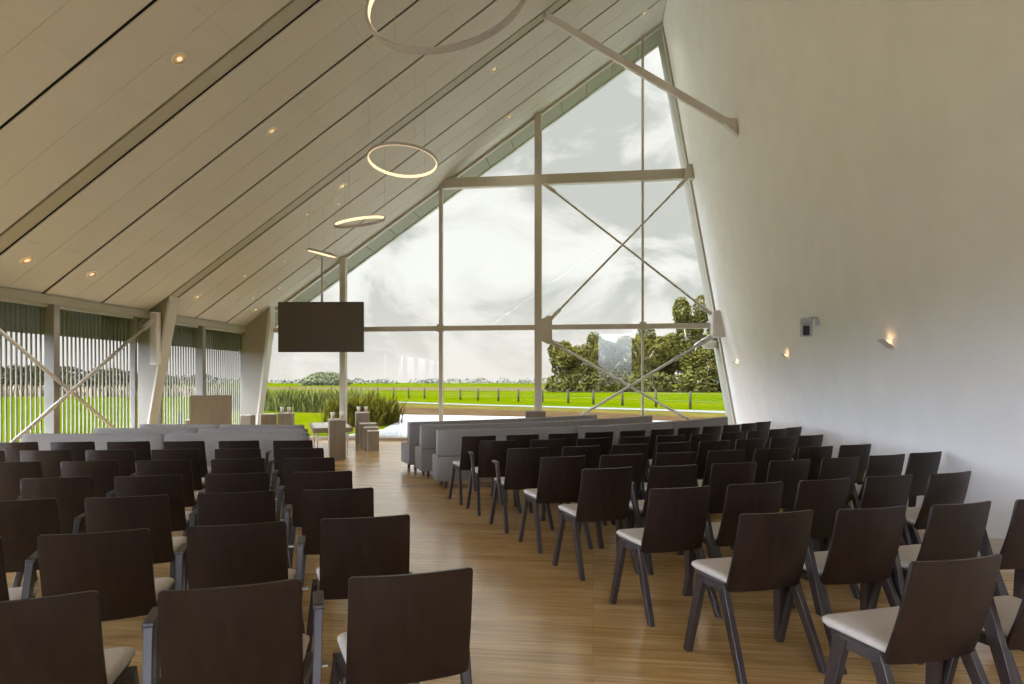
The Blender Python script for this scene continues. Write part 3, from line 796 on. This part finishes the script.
# ------------------------------------------------------------------ outside
GZ = -.15
def flat(name, pts, m, z, label, cat='ground'):
    b = MB(); f = [b.bm.verts.new((x_, y_, z)) for x_, y_ in pts]; b.bm.faces.new(f)
    return struct(b.build(name, m), label, cat)
flat('lawn', [(-900, -200), (900, -200), (900, 1500), (-900, 1500)], 'grass', GZ, 'bright green meadow around the hall')
flat('bank', [(-9.2, 29.3), (-6.6, 29.0), (-2.0, 27.8), (4, 25.6), (6, 28), (2, 32.0), (-3.5, 35.2), (-9.5, 37.5), (-12.5, 39), (-11.5, 33)], 'bank', GZ + .012, 'reddish dry bank between pond and grass verge')
flat('verge', [(-12.5, 39), (-9.5, 37.3), (-3.5, 35), (2, 31.8), (6, 27.5), (11, 27), (10.5, 33.4), (6.7, 33.3), (2.6, 36.1), (-2, 38.9), (-7.4, 41.5), (-14.5, 46.6), (-20, 50.5), (-22, 49)], 'bankgrass', GZ + .008, 'yellow green grass verge below the path')
flat('path', [(16, 28.6), (6.6, 33.3), (2.6, 36.2), (-2, 39.0), (-7.4, 41.9), (-14.5, 46.9), (-22.3, 52.5), (-40, 66), (-40.5, 67.6), (-22.5, 54.2), (-15.0, 48.9), (-7.8, 43.9), (-2.1, 41.0), (2.8, 38.3), (7.1, 35.4), (17, 30.4)], 'path', GZ + .02, 'pale path crossing the meadow')
flat('pond', [(-7.3, 17.6), (3.2, 17.2), (5, 22), (4, 25.8), (-2.0, 28), (-6.6, 29.2), (-9.2, 29.5), (-8.4, 27), (-7.6, 24), (-6.9, 20.4)], 'water', GZ + .03, 'pale pond reflecting the sky just outside the glass')
flat('crop_field', [(-170, 120), (30, 112), (60, 150), (40, 195), (-260, 210), (-300, 160)], 'crop', GZ + .02, 'brownish crop strip beyond the fence')

def leaf_cloud(blobs, n, size, seed):
    rnd = random.Random(seed); m = MB()
    tot = sum(b[3] * b[4] * b[5] for b in blobs)
    for (cx, cy, cz, rx, ry, rz_) in blobs:
        k = int(n * rx * ry * rz_ / tot)
        for _ in range(k):
            while True:
                p = Vector((rnd.uniform(-1, 1), rnd.uniform(-1, 1), rnd.uniform(-1, 1)))
                if .25 < p.length < 1: break
            p = p.normalized() * (p.length ** .5)
            c = Vector((cx + p.x * rx, cy + p.y * ry, cz + p.z * rz_))
            s = size * rnd.uniform(.6, 1.4)
            a = Vector((rnd.gauss(0, 1), rnd.gauss(0, 1), rnd.gauss(0, 1))).normalized(); b_ = a.orthogonal().normalized()
            vs = [m.bm.verts.new(c + a * s), m.bm.verts.new(c + b_ * s * .6), m.bm.verts.new(c - a * s), m.bm.verts.new(c - b_ * s * .6)]
            m.bm.faces.new(vs)
    return m
def tree(x_, y_, h, w, label, seed, n=4500, leaf=.32, low=.12, grp='trees beyond the meadow fence'):
    rnd = random.Random(seed)
    t = thing('tree', label, 'tree', (x_, y_, GZ), 0, grp)
    tr = MB(); tr.tube([(0, 0, 0), (.1, 0, h * .3), (-.1, .1, h * .62)], [h * .035, h * .024, h * .01], 9)
    for k in range(6):
        a = k * 1.05 + rnd.uniform(-.3, .3); z0 = h * rnd.uniform(.2, .5)
        tr.tube([(0, 0, z0), (math.cos(a) * w * .25, math.sin(a) * w * .25, z0 + h * .14), (math.cos(a) * w * .4, math.sin(a) * w * .4, z0 + h * .25)], [h * .014, h * .009, h * .003], 6)
    tr.build('trunk', 'bark', t)
    bl = []
    for k in range(24):
        zz = rnd.uniform(low + .08, .9); rad = w * .5 * math.sin(PI * min(1, max(.12, 1.05 - zz * .85))) * rnd.uniform(.3, .95)
        a = rnd.uniform(0, 2 * PI)
        s = rnd.uniform(.11, .22)
        bl.append((math.cos(a) * rad, math.sin(a) * rad, h * zz, w * s, w * s, h * s * .75))
    bl.append((0, 0, h * .52, w * .30, w * .30, h * .33))
    leaf_cloud(bl, int(n * 1.9), leaf * .66, seed).build('crown', 'leaf', t)
    return t
tree(-3.2, 103, 8.3, 6.4, 'small broad tree at the open field end of the tree group', 3)
tree(2.0, 107, 10.2, 8.5, 'round bushy tree between the small tree and the mid group', 5, 6500)
tree(8.0, 106, 10.8, 8.0, 'bushy tree standing behind the crossing brace rods', 8, 6500)
tree(15.3, 104, 14.6, 7.5, 'tallest tree, its top rising above the lower transom', 11, 6500)
tree(20.0, 101, 11.0, 8.0, 'dense tree partly hidden by the edge of the plaster wall', 14, 5500)
tree(12.0, 112, 9.5, 8.0, 'low dense tree filling the gap beside the tallest tree', 17, 5000)
tree(26.0, 103, 11.5, 8.5, 'dense tree beyond the plaster wall edge', 19, 3500)
# undergrowth below the trees
rnd = random.Random(4)
bl = [(x_, 100 + rnd.uniform(-1, 3), 1.0, 2.6, 1.6, rnd.uniform(1.6, 2.6)) for x_ in [-5, -2, 1, 4, 7, 10, 13, 16, 19, 22, 25]]
o = leaf_cloud(bl, 9000, .28, 31).build('undergrowth', 'leafdark'); tag(o, 'dark shrubby undergrowth at the foot of the trees', 'undergrowth', kind='stuff')
# far mound grove and horizon treeline
t = thing('distant_grove', 'dome shaped distant grove on the horizon below the hanging screen', 'grove', (-118, 270, GZ))
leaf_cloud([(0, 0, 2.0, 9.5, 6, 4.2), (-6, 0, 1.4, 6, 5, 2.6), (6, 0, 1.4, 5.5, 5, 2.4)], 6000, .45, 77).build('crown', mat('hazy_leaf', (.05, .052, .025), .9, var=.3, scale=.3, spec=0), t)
MB().tube([(0, 0, 0), (0, 0, 2.5)], [.5, .3], 8).build('trunk', 'bark', t)
bl = []
for k in range(120):
    x_ = -620 + k * 7.5
    bl.append((x_, 640 + rnd.uniform(-40, 40), 1.0, 9, 5, rnd.uniform(2.2, 5.0)))
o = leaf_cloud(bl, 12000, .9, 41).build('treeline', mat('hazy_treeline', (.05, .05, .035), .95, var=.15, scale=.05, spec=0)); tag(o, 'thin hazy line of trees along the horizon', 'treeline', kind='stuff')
# treeline seen through the louvres
bl = []
for k in range(34):
    q = k / 33
    bl.append((-172 + 62 * q + rnd.uniform(-3, 3), 118 + 44 * q + rnd.uniform(-4, 4), 1.8, 4.6, 4, rnd.uniform(3.0, 6.2) * (1.1 - .75 * q)))
o = leaf_cloud(bl, 22000, .34, 43).build('treeline', 'leafdark'); tag(o, 'dark treeline beyond the field seen through the louvre slats', 'treeline', kind='stuff')
# reed belt in the field seen through the louvres
def blades(pts_fn, n, h, w, seed, lean=.25):
    rnd = random.Random(seed); m = MB()
    for _ in range(n):
        x_, y_, hh = pts_fn(rnd)
        hh *= h * rnd.uniform(.45, 1.12) * (.82 + .3 * math.sin(x_ * 2.3 + y_ * 1.7) * math.sin(x_ * .9 - y_ * 2.1)); a = rnd.uniform(0, 2 * PI); l = rnd.uniform(0, lean) * hh
        d = Vector((math.cos(a), math.sin(a), 0)); sd = Vector((-d.y, d.x, 0)) * w * rnd.uniform(.6, 1.3)
        b0 = Vector((x_, y_, GZ)); b1 = b0 + d * l * .35 + Vector((0, 0, hh * .6)); b2 = b0 + d * l + Vector((0, 0, hh))
        v = [m.bm.verts.new(q) for q in (b0 - sd * .7, b0 + sd * .7, b1 + sd, b1 - sd)]; t_ = m.bm.verts.new(b2)
        m.bm.faces.new(v); m.bm.faces.new([v[3], v[2], t_])
    return m
def belt(r):
    q = r.random(); return (-92 + 48 * q + r.uniform(-2, 2), 62 + 6 * q + r.uniform(-4, 4), 1)
o = blades(belt, 9000, 1.25, .10, 51).build('reed_bed', 'reeddry'); tag(o, 'brown reed belt across the meadow seen through the louvre slats', 'reeds', kind='stuff')
def pondreed(r):
    a = r.random(); x_ = -9.1 + 1.3 * a + r.uniform(-.35, .35); y_ = 21.3 + r.uniform(-.4, 2.6) + .8 * a; return (x_, y_, 1.15 - .35 * a)
o = blades(pondreed, 4200, 1.2, .016, 52, .9).build('reeds', 'reed'); tag(o, 'clump of green reeds at the pond edge outside the glass', 'reeds', kind='stuff')
def shrubreed(r):
    a = r.random(); return (-22 + 10 * a + r.uniform(-.6, .6), 35.5 - 3.5 * a + r.uniform(-1.6, 2.2), 1)
o = blades(shrubreed, 9500, 1.2, .024, 53, .9).build('reeds', mat('dark_reed', (.036, .038, .009), .85, var=.4, scale=1.2, spec=0)); tag(o, 'dark green belt of tall reeds below the hanging screen', 'reeds', kind='stuff')
# fence
FP = [(9.4, 34.6), (7.5, 36.4), (5.68, 38.4), (3.94, 40.9), (1.96, 43.3), (.03, 45.6), (-1.84, 47.6), (-3.9, 49.3), (-5.95, 50.7), (-7.8, 52.2), (-9.8, 53.7), (-11.7, 55.4), (-13.7, 56.9), (-15.8, 58.5), (-17.8, 60.0), (-19.8, 61.6), (-22.1, 63.4), (-24.5, 65), (-27, 67), (-29.5, 69)]
fe = thing('fence', 'post and wire fence crossing the meadow behind the path', 'fence', (FP[0][0], FP[0][1], GZ))
B0 = Vector((FP[0][0], FP[0][1], 0))
for (x_, y_) in FP:
    c = Vector((x_, y_, 0)) - B0
    MB().tube([c, c + Vector((0, 0, 1.02)), c + Vector((0, 0, 1.05))], [.075, .07, .04], 8).build('post', 'post', fe)
for z_ in (.45, .9):
    MB().tube([Vector((x_, y_, 0)) - B0 + Vector((0, 0, z_)) for x_, y_ in FP], .004, 4).build('wire', 'wire', fe)

# ------------------------------------------------------------------ sky
w = bpy.data.worlds.new('World'); S.world = w
w.use_nodes = True
nt = w.node_tree; N = nt.nodes; L = nt.links
N.clear()
out = N.new('ShaderNodeOutputWorld'); bg = N.new('ShaderNodeBackground')
tc = N.new('ShaderNodeTexCoord'); sx = N.new('ShaderNodeSeparateXYZ')
L.new(tc.outputs['Generated'], sx.inputs[0])
def noise(scale, detail, rough, loc, dist=0, sc=(1, 1, 1.7)):
    mp = N.new('ShaderNodeMapping'); mp.inputs['Location'].default_value = loc; mp.inputs['Scale'].default_value = sc
    L.new(tc.outputs['Generated'], mp.inputs['Vector'])
    n_ = N.new('ShaderNodeTexNoise'); n_.inputs['Scale'].default_value = scale; n_.inputs['Detail'].default_value = detail; n_.inputs['Roughness'].default_value = rough; n_.inputs['Distortion'].default_value = dist
    L.new(mp.outputs[0], n_.inputs['Vector']); return n_
n1 = noise(4.6, 10, .56, (.3, .1, .4), .5)
n2 = noise(2.6, 4, .5, (3.1, 1.2, 0))
r1 = N.new('ShaderNodeValToRGB'); e = r1.color_ramp.elements
e[0].position = .455; e[0].color = (.37, .378, .362, 1); e[1].position = .585; e[1].color = (.59, .58, .57, 1)
k = e.new(.525); k.color = (.535, .522, .51, 1)
L.new(n1.outputs['Fac'], r1.inputs['Fac'])
r2 = N.new('ShaderNodeValToRGB'); e = r2.color_ramp.elements
e[0].position = .40; e[0].color = (.92, 1.0, .96, 1); e[1].position = .60; e[1].color = (1.02, .99, .99, 1)
L.new(n2.outputs['Fac'], r2.inputs['Fac'])
mx = N.new('ShaderNodeMixRGB'); mx.blend_type = 'MULTIPLY'; mx.inputs['Fac'].default_value = .35
L.new(r1.outputs[0], mx.inputs['Color1']); L.new(r2.outputs[0], mx.inputs['Color2'])
# warm pinkish haze near the horizon
mr = N.new('ShaderNodeMapRange'); mr.inputs['From Min'].default_value = 0; mr.inputs['From Max'].default_value = .16; mr.inputs['To Min'].default_value = .75; mr.inputs['To Max'].default_value = 0
L.new(sx.outputs['Z'], mr.inputs['Value'])
hz = N.new('ShaderNodeMixRGB'); hz.inputs['Color2'].default_value = (.52, .485, .46, 1)
L.new(mr.outputs[0], hz.inputs['Fac']); L.new(mx.outputs[0], hz.inputs['Color1'])
# overcast sky, brightened further towards the unseen zenith to light the hall
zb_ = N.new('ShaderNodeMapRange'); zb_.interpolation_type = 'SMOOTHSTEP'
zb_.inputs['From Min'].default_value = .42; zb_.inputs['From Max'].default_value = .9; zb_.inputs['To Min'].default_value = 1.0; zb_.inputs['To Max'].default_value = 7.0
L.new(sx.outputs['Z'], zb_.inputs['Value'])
# brighter, bluer sky added out of view, rear and louvred side, lighting the hall
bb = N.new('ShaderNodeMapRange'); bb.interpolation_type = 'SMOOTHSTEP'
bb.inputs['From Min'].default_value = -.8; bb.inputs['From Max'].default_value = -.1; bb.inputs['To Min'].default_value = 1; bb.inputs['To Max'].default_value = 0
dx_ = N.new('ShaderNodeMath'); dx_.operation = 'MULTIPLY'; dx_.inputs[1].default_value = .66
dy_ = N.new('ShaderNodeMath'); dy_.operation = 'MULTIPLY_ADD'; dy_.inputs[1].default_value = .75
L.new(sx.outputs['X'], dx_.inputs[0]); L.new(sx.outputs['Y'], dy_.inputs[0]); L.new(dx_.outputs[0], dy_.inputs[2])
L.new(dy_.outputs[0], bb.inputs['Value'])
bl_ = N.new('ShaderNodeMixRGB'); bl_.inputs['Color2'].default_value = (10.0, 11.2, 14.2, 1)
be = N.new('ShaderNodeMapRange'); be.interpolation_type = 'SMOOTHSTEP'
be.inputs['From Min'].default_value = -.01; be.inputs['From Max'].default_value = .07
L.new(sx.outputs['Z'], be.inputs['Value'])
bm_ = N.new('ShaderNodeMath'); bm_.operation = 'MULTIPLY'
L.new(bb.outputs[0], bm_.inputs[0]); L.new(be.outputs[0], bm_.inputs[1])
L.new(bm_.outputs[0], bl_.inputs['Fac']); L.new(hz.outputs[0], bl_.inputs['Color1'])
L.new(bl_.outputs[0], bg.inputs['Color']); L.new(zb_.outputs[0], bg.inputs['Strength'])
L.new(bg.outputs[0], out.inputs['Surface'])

# ------------------------------------------------------------------ camera
cam = bpy.data.cameras.new('camera'); co = bpy.data.objects.new('camera', cam); COL.objects.link(co)
cam.sensor_width = 36; cam.sensor_fit = 'HORIZONTAL'; cam.lens = 36 * 635 / 1024
cam.shift_y = (382 - 342) / 1024
cam.clip_start = .05; cam.clip_end = 3000
co.location = (0, 0, 1.44); co.rotation_euler = (R(90), 0, math.atan2(81, 635))
S.camera = co
S.view_settings.view_transform = 'Standard'; S.view_settings.look = 'None'
S.view_settings.gamma = 1; S.view_settings.use_curve_mapping = False
S.view_settings.exposure = 0.8
S.cycles.max_bounces = 10; S.cycles.diffuse_bounces = 6; S.cycles.transparent_max_bounces = 24
S.cycles.use_denoising = True
